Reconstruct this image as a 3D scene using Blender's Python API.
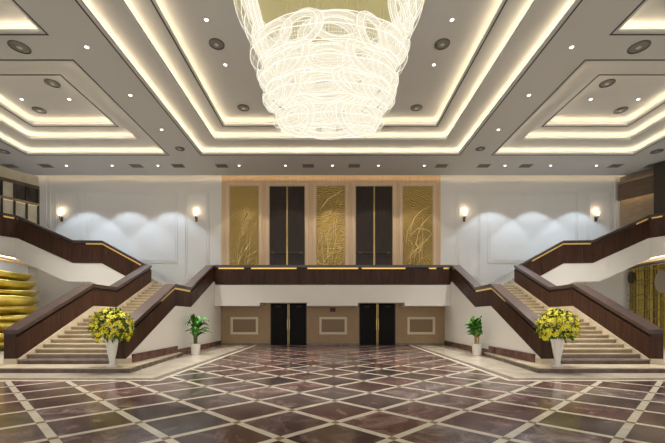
import bpy, bmesh, math, random
from mathutils import Vector, Matrix
random.seed(7)
R = math.radians
scene = bpy.context.scene
for o in list(bpy.data.objects):
    bpy.data.objects.remove(o)

# ------------------------------------------------------------------ camera
EYE = 1.6
camd = bpy.data.cameras.new('camera')
cam = bpy.data.objects.new('camera', camd)
scene.collection.objects.link(cam)
cam.location = (-0.057, 0.0, EYE)
cam.rotation_euler = (R(90), 0, 0)
camd.sensor_width = 36.0
camd.lens = 36.0 * 365.0 / 665.0
camd.shift_y = 96.0 / 665.0
camd.shift_x = 0.7 / 665.0
camd.clip_end = 200
scene.camera = cam

# ------------------------------------------------------------------ world, exposure
w = bpy.data.worlds.new('world')
scene.world = w
w.use_nodes = True
bg = w.node_tree.nodes['Background']
bg.inputs[0].default_value = (1.0, 0.96, 0.91, 1)
bg.inputs[1].default_value = 0.95
vs = scene.view_settings
vs.view_transform = 'Standard'
vs.look = 'None'
vs.gamma = 1.0
vs.use_curve_mapping = False
vs.exposure = 0.32
scene.cycles.use_denoising = True
scene.cycles.max_bounces = 8
scene.cycles.diffuse_bounces = 4
scene.cycles.glossy_bounces = 3
scene.cycles.transparent_max_bounces = 14
scene.cycles.sample_clamp_indirect = 6.0
scene.cycles.caustics_reflective = False
scene.cycles.caustics_refractive = False

LED = 14.5            # cove strips
WALL_SPOT = 400.0    # spots of the row by the wall
HALL_SPOT = 1150.0    # spots of the hall ceiling
CHAND = 1.12

# ------------------------------------------------------------------ materials
def mat(name, col, rough=0.5, metal=0.0, spec=0.5, noise=None, bump=None, coat=0.0, emit=None, es=0.0):
    """noise = (scale, second colour, detail, stretch xyz)"""
    m = bpy.data.materials.new(name)
    m.use_nodes = True
    nt = m.node_tree
    b = nt.nodes['Principled BSDF']
    b.inputs['Base Color'].default_value = (*col, 1)
    b.inputs['Roughness'].default_value = rough
    b.inputs['Metallic'].default_value = metal
    b.inputs['Specular IOR Level'].default_value = spec
    b.inputs['Coat Weight'].default_value = coat
    b.inputs['Coat Roughness'].default_value = 0.08
    if emit:
        b.inputs['Emission Color'].default_value = (*emit, 1)
        b.inputs['Emission Strength'].default_value = es
    if noise or bump:
        geo = nt.nodes.new('ShaderNodeNewGeometry')
        mp = nt.nodes.new('ShaderNodeMapping')
        nt.links.new(geo.outputs['Position'], mp.inputs['Vector'])
        sc = noise[3] if noise and len(noise) > 3 else (1, 1, 1)
        mp.inputs['Scale'].default_value = sc
        nz = nt.nodes.new('ShaderNodeTexNoise')
        nz.inputs['Scale'].default_value = noise[0] if noise else bump[0]
        nz.inputs['Detail'].default_value = noise[2] if noise else 4
        nt.links.new(mp.outputs[0], nz.inputs['Vector'])
        if noise:
            cr = nt.nodes.new('ShaderNodeValToRGB')
            cr.color_ramp.elements[0].position = 0.35
            cr.color_ramp.elements[1].position = 0.65
            cr.color_ramp.elements[0].color = (*col, 1)
            cr.color_ramp.elements[1].color = (*noise[1], 1)
            nt.links.new(nz.outputs['Fac'], cr.inputs[0])
            nt.links.new(cr.outputs[0], b.inputs['Base Color'])
        if bump:
            n2 = nt.nodes.new('ShaderNodeTexNoise')
            n2.inputs['Scale'].default_value = bump[0]
            n2.inputs['Detail'].default_value = 5
            nt.links.new(mp.outputs[0], n2.inputs['Vector'])
            bp = nt.nodes.new('ShaderNodeBump')
            bp.inputs['Strength'].default_value = bump[1]
            bp.inputs['Distance'].default_value = 0.02
            nt.links.new(n2.outputs['Fac'], bp.inputs['Height'])
            nt.links.new(bp.outputs[0], b.inputs['Normal'])
    return m

def emis(name, col, s):
    m = bpy.data.materials.new(name)
    m.use_nodes = True
    nt = m.node_tree
    nt.nodes.clear()
    e = nt.nodes.new('ShaderNodeEmission')
    e.inputs[0].default_value = (*col, 1)
    e.inputs[1].default_value = s
    out = nt.nodes.new('ShaderNodeOutputMaterial')
    nt.links.new(e.outputs[0], out.inputs[0])
    return m

def tile_marble():
    m = bpy.data.materials.new('purple_brown_marble')
    m.use_nodes = True
    nt = m.node_tree
    b = nt.nodes['Principled BSDF']
    geo = nt.nodes.new('ShaderNodeNewGeometry')
    oi = nt.nodes.new('ShaderNodeObjectInfo')
    cmb = nt.nodes.new('ShaderNodeVectorMath'); cmb.operation = 'MULTIPLY_ADD'
    cmb.inputs[0].default_value = (1, 1, 1)
    sc = nt.nodes.new('ShaderNodeVectorMath'); sc.operation = 'SCALE'
    sc.inputs[0].default_value = (31, 17, 23)
    nt.links.new(oi.outputs['Random'], sc.inputs['Scale'])
    ad = nt.nodes.new('ShaderNodeVectorMath'); ad.operation = 'ADD'
    nt.links.new(geo.outputs['Position'], ad.inputs[0])
    nt.links.new(sc.outputs[0], ad.inputs[1])
    nt.nodes.remove(cmb)
    n1 = nt.nodes.new('ShaderNodeTexNoise')
    n1.inputs['Scale'].default_value = 1.7; n1.inputs['Detail'].default_value = 9
    n1.inputs['Roughness'].default_value = 0.70; n1.inputs['Distortion'].default_value = 1.1
    nt.links.new(ad.outputs[0], n1.inputs['Vector'])
    ramp = nt.nodes.new('ShaderNodeValToRGB')
    el = ramp.color_ramp.elements
    el[0].position = 0.28; el[0].color = (0.026, 0.009, 0.009, 1)
    el[1].position = 0.74; el[1].color = (0.40, 0.31, 0.27, 1)
    e = el.new(0.46); e.color = (0.094, 0.043, 0.041, 1)
    e = el.new(0.58); e.color = (0.180, 0.110, 0.102, 1)
    nt.links.new(n1.outputs['Fac'], ramp.inputs[0])
    hs = nt.nodes.new('ShaderNodeHueSaturation')
    mr = nt.nodes.new('ShaderNodeMapRange')
    mr.inputs['To Min'].default_value = 0.55; mr.inputs['To Max'].default_value = 1.5
    nt.links.new(oi.outputs['Random'], mr.inputs['Value'])
    nt.links.new(mr.outputs[0], hs.inputs['Value'])
    m2 = nt.nodes.new('ShaderNodeMath'); m2.operation = 'MULTIPLY'; m2.inputs[1].default_value = 7.31
    m3 = nt.nodes.new('ShaderNodeMath'); m3.operation = 'FRACT'
    nt.links.new(oi.outputs['Random'], m2.inputs[0]); nt.links.new(m2.outputs[0], m3.inputs[0])
    mr2 = nt.nodes.new('ShaderNodeMapRange')
    mr2.inputs['To Min'].default_value = 0.5; mr2.inputs['To Max'].default_value = 1.12
    nt.links.new(m3.outputs[0], mr2.inputs['Value'])
    nt.links.new(mr2.outputs[0], hs.inputs['Saturation'])
    nt.links.new(ramp.outputs[0], hs.inputs['Color'])
    nt.links.new(hs.outputs[0], b.inputs['Base Color'])
    b.inputs['Roughness'].default_value = 0.17
    b.inputs['Specular IOR Level'].default_value = 0.42
    return m

M = {}
M['ceiling'] = mat('ceiling_paint', (0.50, 0.50, 0.505), 0.8, spec=0.2)
M['white'] = mat('white_wall', (0.72, 0.715, 0.71), 0.6, spec=0.25)
M['stucco'] = mat('white_plaster', (0.74, 0.72, 0.69), 0.7, spec=0.2)
M['shadow_line'] = mat('shadow_line', (0.02, 0.018, 0.016), 0.5)  # black that stands for the shade in the coffer edge grooves
M['wood'] = mat('dark_walnut', (0.036, 0.015, 0.009), 0.45, spec=0.22, noise=(7, (0.062, 0.027, 0.016), 6, (1.2, 1.2, 0.15)))
M['wood_cap'] = mat('dark_walnut_cap', (0.050, 0.030, 0.026), 0.28, noise=(6, (0.075, 0.046, 0.040), 5, (1, 0.3, 1)), coat=0.35)
M['slot'] = mat('recess_dark', (0.025, 0.013, 0.009), 0.6)
M['brass'] = mat('brass', (0.78, 0.53, 0.16), 0.25, 1.0, noise=(3, (0.90, 0.66, 0.26), 3))
M['led_rail'] = mat('lit_brass', (0.80, 0.56, 0.2), 0.3, 1.0, emit=(1.0, 0.62, 0.18), es=0.22)
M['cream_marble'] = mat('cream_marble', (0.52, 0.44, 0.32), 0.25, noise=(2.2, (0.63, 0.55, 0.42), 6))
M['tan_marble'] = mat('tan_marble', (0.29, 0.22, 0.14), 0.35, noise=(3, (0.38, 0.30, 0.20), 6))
M['floor_cream'] = mat('floor_cream_marble', (0.47, 0.42, 0.33), 0.14, noise=(1.8, (0.58, 0.53, 0.44), 6))
M['band'] = mat('beige_band_marble', (0.66, 0.60, 0.47), 0.16, noise=(4, (0.76, 0.71, 0.60), 5))
M['inlay'] = mat('olive_inlay', (0.27, 0.22, 0.12), 0.18)
M['dark_marble'] = mat('dark_brown_marble', (0.060, 0.035, 0.028), 0.2, noise=(3, (0.12, 0.075, 0.06), 7))
M['grey_step'] = mat('grey_brown_marble', (0.17, 0.13, 0.11), 0.25, noise=(3, (0.24, 0.19, 0.16), 6))
M['red_marble'] = mat('red_brown_marble', (0.075, 0.026, 0.02), 0.2, noise=(2.5, (0.15, 0.06, 0.048), 8))
M['tile'] = tile_marble()
M['beige_wood'] = mat('beige_veneer', (0.60, 0.42, 0.25), 0.45, noise=(5, (0.67, 0.49, 0.31), 5, (2, 2, 0.15)))
M['beige_frame'] = mat('pale_beige_frame', (0.66, 0.50, 0.34), 0.4, noise=(5, (0.72, 0.56, 0.40), 5, (2, 2, 0.15)))
M['taupe'] = mat('taupe_wall', (0.33, 0.225, 0.125), 0.6, noise=(6, (0.37, 0.255, 0.145), 4))
M['taupe_in'] = mat('taupe_panel', (0.24, 0.165, 0.095), 0.6)
M['moulding'] = mat('cream_moulding', (0.66, 0.58, 0.45), 0.5)
M['black_door'] = mat('black_door', (0.006, 0.005, 0.0045), 0.5, spec=0.12)
M['brown_door'] = mat('dark_brown_door', (0.022, 0.015, 0.012), 0.35, spec=0.3, noise=(8, (0.036, 0.024, 0.019), 5, (2, 2, .15)))
M['gold_panel'] = mat('gold_relief', (0.30, 0.19, 0.045), 0.36, 1.0, noise=(2.0, (0.50, 0.34, 0.10), 6), bump=(9, 0.55))
def swirl_gold():
    m = bpy.data.materials.new('gold_relief')
    m.use_nodes = True
    nt = m.node_tree; b = nt.nodes['Principled BSDF']
    geo = nt.nodes.new('ShaderNodeNewGeometry')
    wv = nt.nodes.new('ShaderNodeTexWave')
    wv.wave_type = 'RINGS'; wv.rings_direction = 'Y'
    wv.inputs['Scale'].default_value = 3.2; wv.inputs['Distortion'].default_value = 26.0
    wv.inputs['Detail'].default_value = 5.0; wv.inputs['Detail Scale'].default_value = 0.28
    wv.inputs['Detail Roughness'].default_value = 0.6
    nt.links.new(geo.outputs['Position'], wv.inputs['Vector'])
    cr = nt.nodes.new('ShaderNodeValToRGB'); el = cr.color_ramp.elements
    el[0].position = 0.1; el[0].color = (0.20, 0.130, 0.034, 1)
    el[1].position = 0.97; el[1].color = (0.70, 0.52, 0.20, 1)
    e = el.new(0.55); e.color = (0.34, 0.225, 0.062, 1)
    nt.links.new(wv.outputs['Fac'], cr.inputs[0]); nt.links.new(cr.outputs[0], b.inputs['Base Color'])
    bp = nt.nodes.new('ShaderNodeBump'); bp.inputs['Strength'].default_value = 0.6; bp.inputs['Distance'].default_value = 0.03
    nt.links.new(wv.outputs['Fac'], bp.inputs['Height']); nt.links.new(bp.outputs[0], b.inputs['Normal'])
    b.inputs['Metallic'].default_value = 0.85; b.inputs['Roughness'].default_value = 0.34
    return m
M['gold_panel'] = swirl_gold()
M['gold_ridge'] = mat('gold_ridge', (0.95, 0.75, 0.36), 0.4, 0.6)
M['gold_art'] = mat('gold_leaf', (0.60, 0.47, 0.10), 0.33, 1.0, noise=(1.6, (0.80, 0.66, 0.22), 4))
M['gold_dark'] = mat('aged_gold', (0.34, 0.26, 0.10), 0.45, 0.8, noise=(4, (0.50, 0.40, 0.17), 5))
M['satin'] = mat('satin_metal', (0.60, 0.54, 0.45), 0.35, 1.0)
M['glow_gilt'] = mat('glowing_gilt', (0.85, 0.68, 0.40), 0.3, 1.0, emit=(1.0, 0.8, 0.5), es=0.1)  # gilt metal with a faint glow added so it looks lit
M['speaker'] = mat('speaker_grille', (0.16, 0.15, 0.14), 0.5, noise=(40, (0.22, 0.21, 0.20), 2))
M['speaker_rim'] = mat('speaker_rim', (0.10, 0.095, 0.09), 0.5)
M['vent'] = mat('vent_metal', (0.16, 0.155, 0.15), 0.5)
M['vent_frame'] = mat('vent_frame', (0.30, 0.29, 0.28), 0.5)
M['lamp_ring'] = mat('lamp_ring', (0.65, 0.64, 0.62), 0.4)
M['lamp'] = emis('lamp_glow', (1.0, 0.96, 0.9), 6.0)
M['led'] = emis('led_strip', (1.0, 0.81, 0.52), LED)
M['led_warm'] = emis('led_strip_warm', (1.0, 0.74, 0.42), 7.5)
M['led_soft'] = emis('led_strip_soft', (1.0, 0.80, 0.5), 0.7)
M['shade'] = emis('sconce_shade', (1.0, 0.83, 0.56), 1.6)
M['bronze'] = mat('bronze', (0.16, 0.10, 0.04), 0.35, 1.0)
M['ceramic'] = mat('white_ceramic', (0.78, 0.76, 0.72), 0.25, coat=0.3)
M['soil'] = mat('soil', (0.05, 0.035, 0.02), 0.9)
M['leaf'] = mat('leaf_green', (0.05, 0.20, 0.03), 0.4, noise=(14, (0.10, 0.32, 0.05), 3))
M['leaf_dark'] = mat('leaf_dark_green', (0.03, 0.10, 0.012), 0.6, spec=0.2, noise=(14, (0.07, 0.18, 0.02), 3))
M['petal'] = mat('yellow_petal', (0.95, 0.82, 0.02), 0.5, noise=(9, (0.93, 0.93, 0.08), 3))
M['petal_core'] = mat('flower_centre', (0.55, 0.30, 0.02), 0.6)
M['stem'] = mat('stem_green', (0.10, 0.15, 0.04), 0.6)
M['cane'] = mat('tan_cane', (0.42, 0.30, 0.14), 0.6)
M['pane_lit'] = mat('cream_pane', (0.56, 0.50, 0.37), 0.3, noise=(2, (0.66, 0.60, 0.47), 4))
M['pane_dark'] = mat('dark_pane', (0.035, 0.03, 0.02), 0.12, coat=0.3)
M['dark_frame'] = mat('dark_bronze_frame', (0.03, 0.022, 0.015), 0.4)
M['walnut_light'] = mat('walnut_panel', (0.26, 0.19, 0.12), 0.5, noise=(4, (0.33, 0.25, 0.165), 6, (.6, .6, 2)))
M['walnut_mid'] = mat('walnut_header', (0.10, 0.065, 0.04), 0.5, noise=(4, (0.14, 0.09, 0.055), 6, (.6, .6, 2)))
M['steel'] = mat('brushed_steel', (0.52, 0.52, 0.51), 0.35, 1.0)
M['sign'] = mat('dark_red_sign', (0.06, 0.012, 0.01), 0.5)
M['canopy'] = mat('olive_gold_canopy', (0.58, 0.53, 0.29), 0.4, 0.4)

def strand_mat(name, col, s, tr):
    m = bpy.data.materials.new(name)
    m.use_nodes = True
    nt = m.node_tree
    nt.nodes.clear()
    e = nt.nodes.new('ShaderNodeEmission')
    e.inputs[0].default_value = (*col, 1)
    e.inputs[1].default_value = s
    gl = nt.nodes.new('ShaderNodeBsdfGlossy')
    gl.inputs[0].default_value = (1, 0.95, 0.85, 1)
    gl.inputs['Roughness'].default_value = 0.15
    t = nt.nodes.new('ShaderNodeBsdfTransparent')
    a = nt.nodes.new('ShaderNodeMixShader'); a.inputs[0].default_value = 0.12
    nt.links.new(e.outputs[0], a.inputs[1]); nt.links.new(gl.outputs[0], a.inputs[2])
    x = nt.nodes.new('ShaderNodeMixShader'); x.inputs[0].default_value = tr
    nt.links.new(a.outputs[0], x.inputs[1]); nt.links.new(t.outputs[0], x.inputs[2])
    out = nt.nodes.new('ShaderNodeOutputMaterial')
    nt.links.new(x.outputs[0], out.inputs[0])
    return m
M['strand_hi'] = strand_mat('lit_glass_tube', (1.0, 0.95, 0.82), CHAND * 1.0, 0.0)
M['strand_lo'] = strand_mat('frosted_glass_strand', (1.0, 0.92, 0.74), CHAND * 0.68, 0.1)
M['strand_veil'] = strand_mat('frosted_glass_sheet', (1.0, 0.92, 0.72), CHAND * 0.72, 0.66)
M['strand_shell'] = strand_mat('clear_glass_shell', (1.0, 0.90, 0.66), CHAND * 0.6, 0.84)

# ------------------------------------------------------------------ mesh helpers
C = scene.collection
def props(o, label=None, cat=None, group=None, kind=None):
    if label: o['label'] = label
    if cat: o['category'] = cat
    if group: o['group'] = group
    if kind: o['kind'] = kind
    return o

def thing(name, loc, label, cat, group=None, kind=None):
    o = bpy.data.objects.new(name, None)
    o.empty_display_size = 0.1
    C.objects.link(o)
    o.location = loc
    return props(o, label, cat, group, kind)

def world_off(o):
    v = Vector((0, 0, 0))
    while o:
        v += o.location
        o = o.parent
    return v

def link(name, me, material=None, parent=None):
    if material and not me.materials:
        me.materials.append(M[material] if isinstance(material, str) else material)
    o = bpy.data.objects.new(name, me)
    C.objects.link(o)
    if parent:
        o.parent = parent
    return o

class MB:
    """collects shapes given in world coordinates; build() makes one mesh whose origin is the centre of its base"""
    def __init__(s):
        s.v = []; s.f = []; s.mi = []; s.cur = 0
    def add(s, vs_, fs):
        n = len(s.v)
        s.v += [tuple(p) for p in vs_]
        s.f += [tuple(i + n for i in f) for f in fs]
        s.mi += [s.cur] * len(fs)
        return s
    def box(s, x0, x1, y0, y1, z0, z1):
        x0, x1 = min(x0, x1), max(x0, x1)
        return s.add([(x0, y0, z0), (x1, y0, z0), (x1, y1, z0), (x0, y1, z0), (x0, y0, z1), (x1, y0, z1), (x1, y1, z1), (x0, y1, z1)],
                     [(0, 3, 2, 1), (4, 5, 6, 7), (0, 1, 5, 4), (1, 2, 6, 5), (2, 3, 7, 6), (3, 0, 4, 7)])
    def prism(s, poly, o, d, n, t0, t1):
        """poly of (along, height); along direction d, thickness direction n"""
        o = Vector(o); d = Vector(d); n = Vector(n)
        k = len(poly)
        a = [o + d * p + n * t0 + Vector((0, 0, z)) for p, z in poly]
        b = [o + d * p + n * t1 + Vector((0, 0, z)) for p, z in poly]
        return s.add(a + b, [tuple(range(k)), tuple(range(2 * k - 1, k - 1, -1))] + [(i, i + k, (i + 1) % k + k, (i + 1) % k) for i in range(k)])
    def slab(s, poly, z0, z1):
        k = len(poly)
        return s.add([(x, y, z0) for x, y in poly] + [(x, y, z1) for x, y in poly],
                     [tuple(range(k)), tuple(range(2 * k - 1, k - 1, -1))] + [(i, i + k, (i + 1) % k + k, (i + 1) % k) for i in range(k)])
    def lathe(s, prof, c, seg=24, sx=1.0, sy=1.0):
        vs_ = []; fs = []
        for r, z in prof:
            for j in range(seg):
                a = 2 * math.pi * j / seg
                vs_.append((c[0] + r * math.cos(a) * sx, c[1] + r * math.sin(a) * sy, c[2] + z))
        for i in range(len(prof) - 1):
            for j in range(seg):
                k = (j + 1) % seg
                fs.append((i * seg + j, i * seg + k, (i + 1) * seg + k, (i + 1) * seg + j))
        fs.append(tuple(range(seg)))
        fs.append(tuple(range((len(prof) - 1) * seg, len(prof) * seg)))
        return s.add(vs_, fs)
    def tube(s, pts, r, seg=6, r1=None):
        pts = [Vector(p) for p in pts]
        vs_ = []; fs = []
        n = len(pts)
        for i, p in enumerate(pts):
            d = (pts[min(i + 1, n - 1)] - pts[max(i - 1, 0)]).normalized()
            up = Vector((0, 0, 1)) if abs(d.z) < 0.9 else Vector((1, 0, 0))
            a = d.cross(up).normalized(); b = d.cross(a)
            rr = r if r1 is None else r + (r1 - r) * i / (n - 1)
            for j in range(seg):
                t = 2 * math.pi * j / seg
                vs_.append(p + (a * math.cos(t) + b * math.sin(t)) * rr)
        for i in range(n - 1):
            for j in range(seg):
                k = (j + 1) % seg
                fs.append((i * seg + j, i * seg + k, (i + 1) * seg + k, (i + 1) * seg + j))
        fs.append(tuple(range(seg))); fs.append(tuple(range((n - 1) * seg, n * seg)))
        return s.add(vs_, fs)
    def build(s, name, material, parent=None, smooth=False, bevel=0.0, recalc=True, origin=None):
        me = bpy.data.meshes.new(name)
        if origin is None:
            xs = [p[0] for p in s.v]; ys = [p[1] for p in s.v]; zs = [p[2] for p in s.v]
            origin = ((min(xs) + max(xs)) / 2, (min(ys) + max(ys)) / 2, min(zs))
        O = Vector(origin)
        me.from_pydata([tuple(Vector(p) - O) for p in s.v], [], s.f)
        mats = material if isinstance(material, (list, tuple)) else [material]
        for m_ in mats:
            me.materials.append(M[m_])
        if len(mats) > 1:
            for p, i in zip(me.polygons, s.mi):
                p.material_index = i
        if recalc or bevel:
            bm = bmesh.new(); bm.from_mesh(me)
            if recalc:
                bmesh.ops.recalc_face_normals(bm, faces=bm.faces)
            if bevel:
                bmesh.ops.bevel(bm, geom=bm.edges[:] , offset=bevel, segments=1, affect='EDGES')
            bm.to_mesh(me); bm.free()
        if smooth:
            for p in me.polygons:
                p.use_smooth = True
        o = bpy.data.objects.new(name, me)
        C.objects.link(o)
        if parent:
            o.parent = parent
            o.location = O - world_off(parent)
        else:
            o.location = O
        return o

def struct(o, label, cat):
    return props(o, label, cat, kind='structure')

def grid_slab(xs, ys, hole, z0, z1):
    """flat slab on a grid of cells; cells for which hole() is true are open"""
    mb = MB()
    nx, ny = len(xs) - 1, len(ys) - 1
    solid = lambda i, j: 0 <= i < nx and 0 <= j < ny and not hole((xs[i] + xs[i + 1]) / 2, (ys[j] + ys[j + 1]) / 2)
    for i in range(nx):
        for j in range(ny):
            if not solid(i, j):
                continue
            x0, x1, y0, y1 = xs[i], xs[i + 1], ys[j], ys[j + 1]
            mb.add([(x0, y0, z0), (x1, y0, z0), (x1, y1, z0), (x0, y1, z0)], [(0, 3, 2, 1)])
            mb.add([(x0, y0, z1), (x1, y0, z1), (x1, y1, z1), (x0, y1, z1)], [(0, 1, 2, 3)])
            if not solid(i - 1, j): mb.add([(x0, y0, z0), (x0, y1, z0), (x0, y1, z1), (x0, y0, z1)], [(0, 3, 2, 1)])
            if not solid(i + 1, j): mb.add([(x1, y0, z0), (x1, y1, z0), (x1, y1, z1), (x1, y0, z1)], [(0, 1, 2, 3)])
            if not solid(i, j - 1): mb.add([(x0, y0, z0), (x1, y0, z0), (x1, y0, z1), (x0, y0, z1)], [(0, 1, 2, 3)])
            if not solid(i, j + 1): mb.add([(x0, y1, z0), (x1, y1, z0), (x1, y1, z1), (x0, y1, z1)], [(0, 3, 2, 1)])
    return mb

def ring(o, i, z0, z1):
    """rectangular ring, o and i are (x0, x1, y0, y1)"""
    return grid_slab([o[0], i[0], i[1], o[1]], [o[2], i[2], i[3], o[3]],
                     lambda x, y: i[0] < x < i[1] and i[2] < y < i[3], z0, z1)

def inset(r, d):
    return (r[0] + d, r[1] - d, r[2] + d, r[3] - d)

ORD = ['first', 'second', 'third', 'fourth', 'fifth', 'sixth', 'seventh', 'eighth', 'ninth', 'tenth', 'eleventh', 'twelfth']
SIDE = {-1: 'left', 1: 'right'}

# ------------------------------------------------------------------ main sizes (m): y is depth from the camera
ZC = 10.25            # hall ceiling
YW = 22.6             # white back wall
CX = -0.14            # axis of the ceiling
YB = 20.1             # front of the balcony
YL = 21.2             # lower back wall under the balcony
XI, XI2 = 6.5, 6.9    # inner stair parapet
XO, XO2 = 9.885, 10.32  # outer stair parapet
ZF = 3.4              # balcony floor

# ------------------------------------------------------------------ ceiling
side_rects = []
for s in (-1, 1):
    for (y0, y1) in ((12.26, 19.45), (3.97, 11.16)):
        x0, x1 = sorted((CX + s * 8.6, CX + s * 16.15))
        side_rects.append((x0, x1, y0, y1))
centre_rect = (CX - 6.9, CX + 6.9, 1.5, 19.45)
LIP = 0.12
holes = [inset(r, LIP) for r in side_rects + [centre_rect]]
xs = sorted(set([-22.0, 22.0] + [h[0] for h in holes] + [h[1] for h in holes]))
ys = sorted(set([-4.0, 22.2] + [h[2] for h in holes] + [h[3] for h in holes]))
ceil = grid_slab(xs, ys, lambda x, y: any(h[0] < x < h[1] and h[2] < y < h[3] for h in holes), ZC, ZC + 0.07).build('ceiling', 'ceiling')
struct(ceil, 'pale grey hall ceiling with stepped coffers and black strips drawn as shadow grooves', 'ceiling')
mb = MB(); mb.box(-22, 22, 22.1, 22.8, ZC + 0.75, ZC + 0.8)
mb.build('slot_cover', 'ceiling', ceil)
mb = MB(); mb.box(-22, 22, 22.05, 22.1, ZC + 0.1, ZC + 0.8)
mb.build('slot_back', 'ceiling', ceil)
mb = MB(); mb.box(-19.5, 19.5, 22.12, 22.16, ZC + 0.105, ZC + 0.125)
mb.build('led_strip', 'led_warm', ceil)

def coffer(r, where):
    c = thing('ceiling_coffer', ((r[0] + r[1]) / 2, (r[2] + r[3]) / 2, ZC), where, 'ceiling coffer', kind='structure')
    ring(inset(r, -0.025), inset(r, 0.025), ZC - 0.006, ZC + 0.004).build('shadow_line', 'shadow_line', c)  # flat black strip drawn in place of the groove's shadow
    h0 = inset(r, LIP)
    levels = [(h0, ZC + 0.07, ZC + 0.29, inset(r, 1.06), 0.10)]
    h1 = inset(r, 1.06)
    levels.append((h1, ZC + 0.39, ZC + 0.63, inset(r, 1.78), 0.07))
    h2 = inset(r, 1.78)
    for k, (h, za, zb, inn, th) in enumerate(levels):
        out = inset(h, -0.32)
        ring(out, inn, zb, zb + th).build('ceiling_step', 'ceiling', c)
        ring(inset(out, -0.05), out, za, zb + th).build('cove_wall', 'ceiling', c)
        ring(inset(h, -0.14), inset(h, -0.08), za + 0.004, za + 0.016).build('led_strip', 'led', c)
    ring(inset(r, 1.675), inset(r, 1.725), ZC + 0.624, ZC + 0.634).build('shadow_line', 'shadow_line', c)  # same painted shadow line at the inner step
    out = inset(h2, -0.32)
    zd = ZC + 0.98
    MB().box(out[0], out[1], out[2], out[3], zd, zd + 0.1).build('ceiling_panel', 'ceiling', c)
    ring(inset(out, -0.05), out, ZC + 0.70, zd + 0.1).build('cove_wall', 'ceiling', c)
    ring(inset(h2, -0.14), inset(h2, -0.08), ZC + 0.704, ZC + 0.716).build('led_strip', 'led', c)
    return c
ZD = ZC + 0.98
coffer(centre_rect, 'large stepped ceiling coffer with lit coves around the chandelier')
for r in side_rects:
    sd = 'left' if r[0] < 0 else 'right'
    coffer(r, 'stepped ceiling coffer with lit coves over the %s staircase' % sd if r[2] > 10 else
           'stepped ceiling coffer cut off by the top %s corner' % sd)

# ------------------------------------------------------------------ floor
FL = MB(); FL.box(-22, 22, -4, 22.6, -0.2, -0.012)
floor = FL.build('floor', 'band')
struct(floor, 'polished floor of dark marble lozenges divided by beige bands', 'floor')
DX, DY, Y0 = 0.75, 0.73, 5.567
BORD_Y, BORD_X = 9.2, 4.40
def clip(poly, f):
    out = []
    for i in range(len(poly)):
        a, b = poly[i], poly[(i + 1) % len(poly)]
        fa, fb = f(a), f(b)
        if fa >= 0: out.append(a)
        if (fa >= 0) != (fb >= 0):
            t = fa / (fa - fb)
            out.append((a[0] + (b[0] - a[0]) * t, a[1] + (b[1] - a[1]) * t))
    return out
def area(p):
    return abs(sum(p[i][0] * p[(i + 1) % len(p)][1] - p[(i + 1) % len(p)][0] * p[i][1] for i in range(len(p)))) / 2
shared = {}
def floor_piece(name, poly, material, key=None, z=0.0):
    pieces = []
    if all(p[1] <= BORD_Y for p in poly) or all(abs(p[0]) <= BORD_X and p[1] <= YL for p in poly):
        pieces.append((poly, key))
    else:
        a = clip(poly, lambda p: BORD_Y - p[1])
        if len(a) > 2 and area(a) > 0.003: pieces.append((a, None))
        b = poly
        for f in (lambda p: p[1] - BORD_Y, lambda p: p[0] + BORD_X, lambda p: BORD_X - p[0], lambda p: YL - p[1]):
            b = clip(b, f)
            if len(b) < 3: break
        if len(b) > 2 and area(b) > 0.003: pieces.append((b, None))
    for pl, k in pieces:
        cx_ = sum(p[0] for p in pl) / len(pl); cy_ = sum(p[1] for p in pl) / len(pl)
        if k and k in shared:
            o = shared[k].copy(); C.objects.link(o)
            o.location = Vector((cx_, cy_, -0.03)) - floor.location
        else:
            o = MB().slab(pl, -0.03, z).build(name, material, floor, origin=(cx_, cy_, -0.03))
            if k: shared[k] = o
BW = 0.078           # half width of a band measured along x
TI = 0.006
n_strip = 0
for j in range(-4, 24):
    for i in range(-16, 17):
        x, y = i * DX, Y0 + j * DY
        if abs(x) > 0.93 * y + 1.6 or y < 3.6 or y > YL + DY or (y > BORD_Y + DY and abs(x) > BORD_X + DX):
            continue
        if (i + j) % 2:
            hx = DX - BW - TI; hy = DY - BW - TI
            floor_piece('tile', [(x - hx, y), (x, y - hy), (x + hx, y), (x, y + hy)], 'tile', 'tile')
        else:
            q = BW
            floor_piece('inlay', [(x - q, y), (x, y - q), (x + q, y), (x, y + q)], 'inlay', 'inlay')
            if y < 11.5:
                for sx in (-1, 1):
                    a = (x + sx * (q / 2 + .003), y + q / 2 + .003); d = (sx * (DX - q - .006), DY - q - .006)
                    n = (sx * q / 2, -q / 2)
                    floor_piece('band_strip', [(a[0] + n[0], a[1] + n[1]), (a[0] + d[0] + n[0], a[1] + d[1] + n[1]),
                                (a[0] + d[0] - n[0], a[1] + d[1] - n[1]), (a[0] - n[0], a[1] - n[1])], 'band', 'band%d' % sx)
# border strips and cream margins
for s in (-1, 1):
    def L(pts): return [(s * x, y) for x, y in pts]
    MB().slab(L([(4.40, 9.2), (22, 9.2), (22, 9.35), (4.53, 9.35), (4.53, YL), (4.40, YL)]), -0.03, 0.001).build('border_line', 'band', floor)
    MB().slab(L([(4.53, 9.35), (22, 9.35), (22, 9.62), (4.78, 9.62), (4.78, YL), (4.53, YL)]), -0.03, 0.001).build('border_strip', 'grey_step', floor)
    for y0, y1 in ((9.62, 10.52), (10.52, 13.2), (13.2, 15.9), (15.9, 18.5), (18.5, YL)):
        MB().box(s * 4.783, s * 6.55, y0 + .003, y1 - .003, -0.03, 0.001).build('margin_slab', 'floor_cream', floor)
    for k in range(6):
        MB().box(s * (6.553 + 2.2 * k), s * (8.75 + 2.2 * k), 9.623, 10.6, -0.03, 0.001).build('margin_slab', 'floor_cream', floor)

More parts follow.
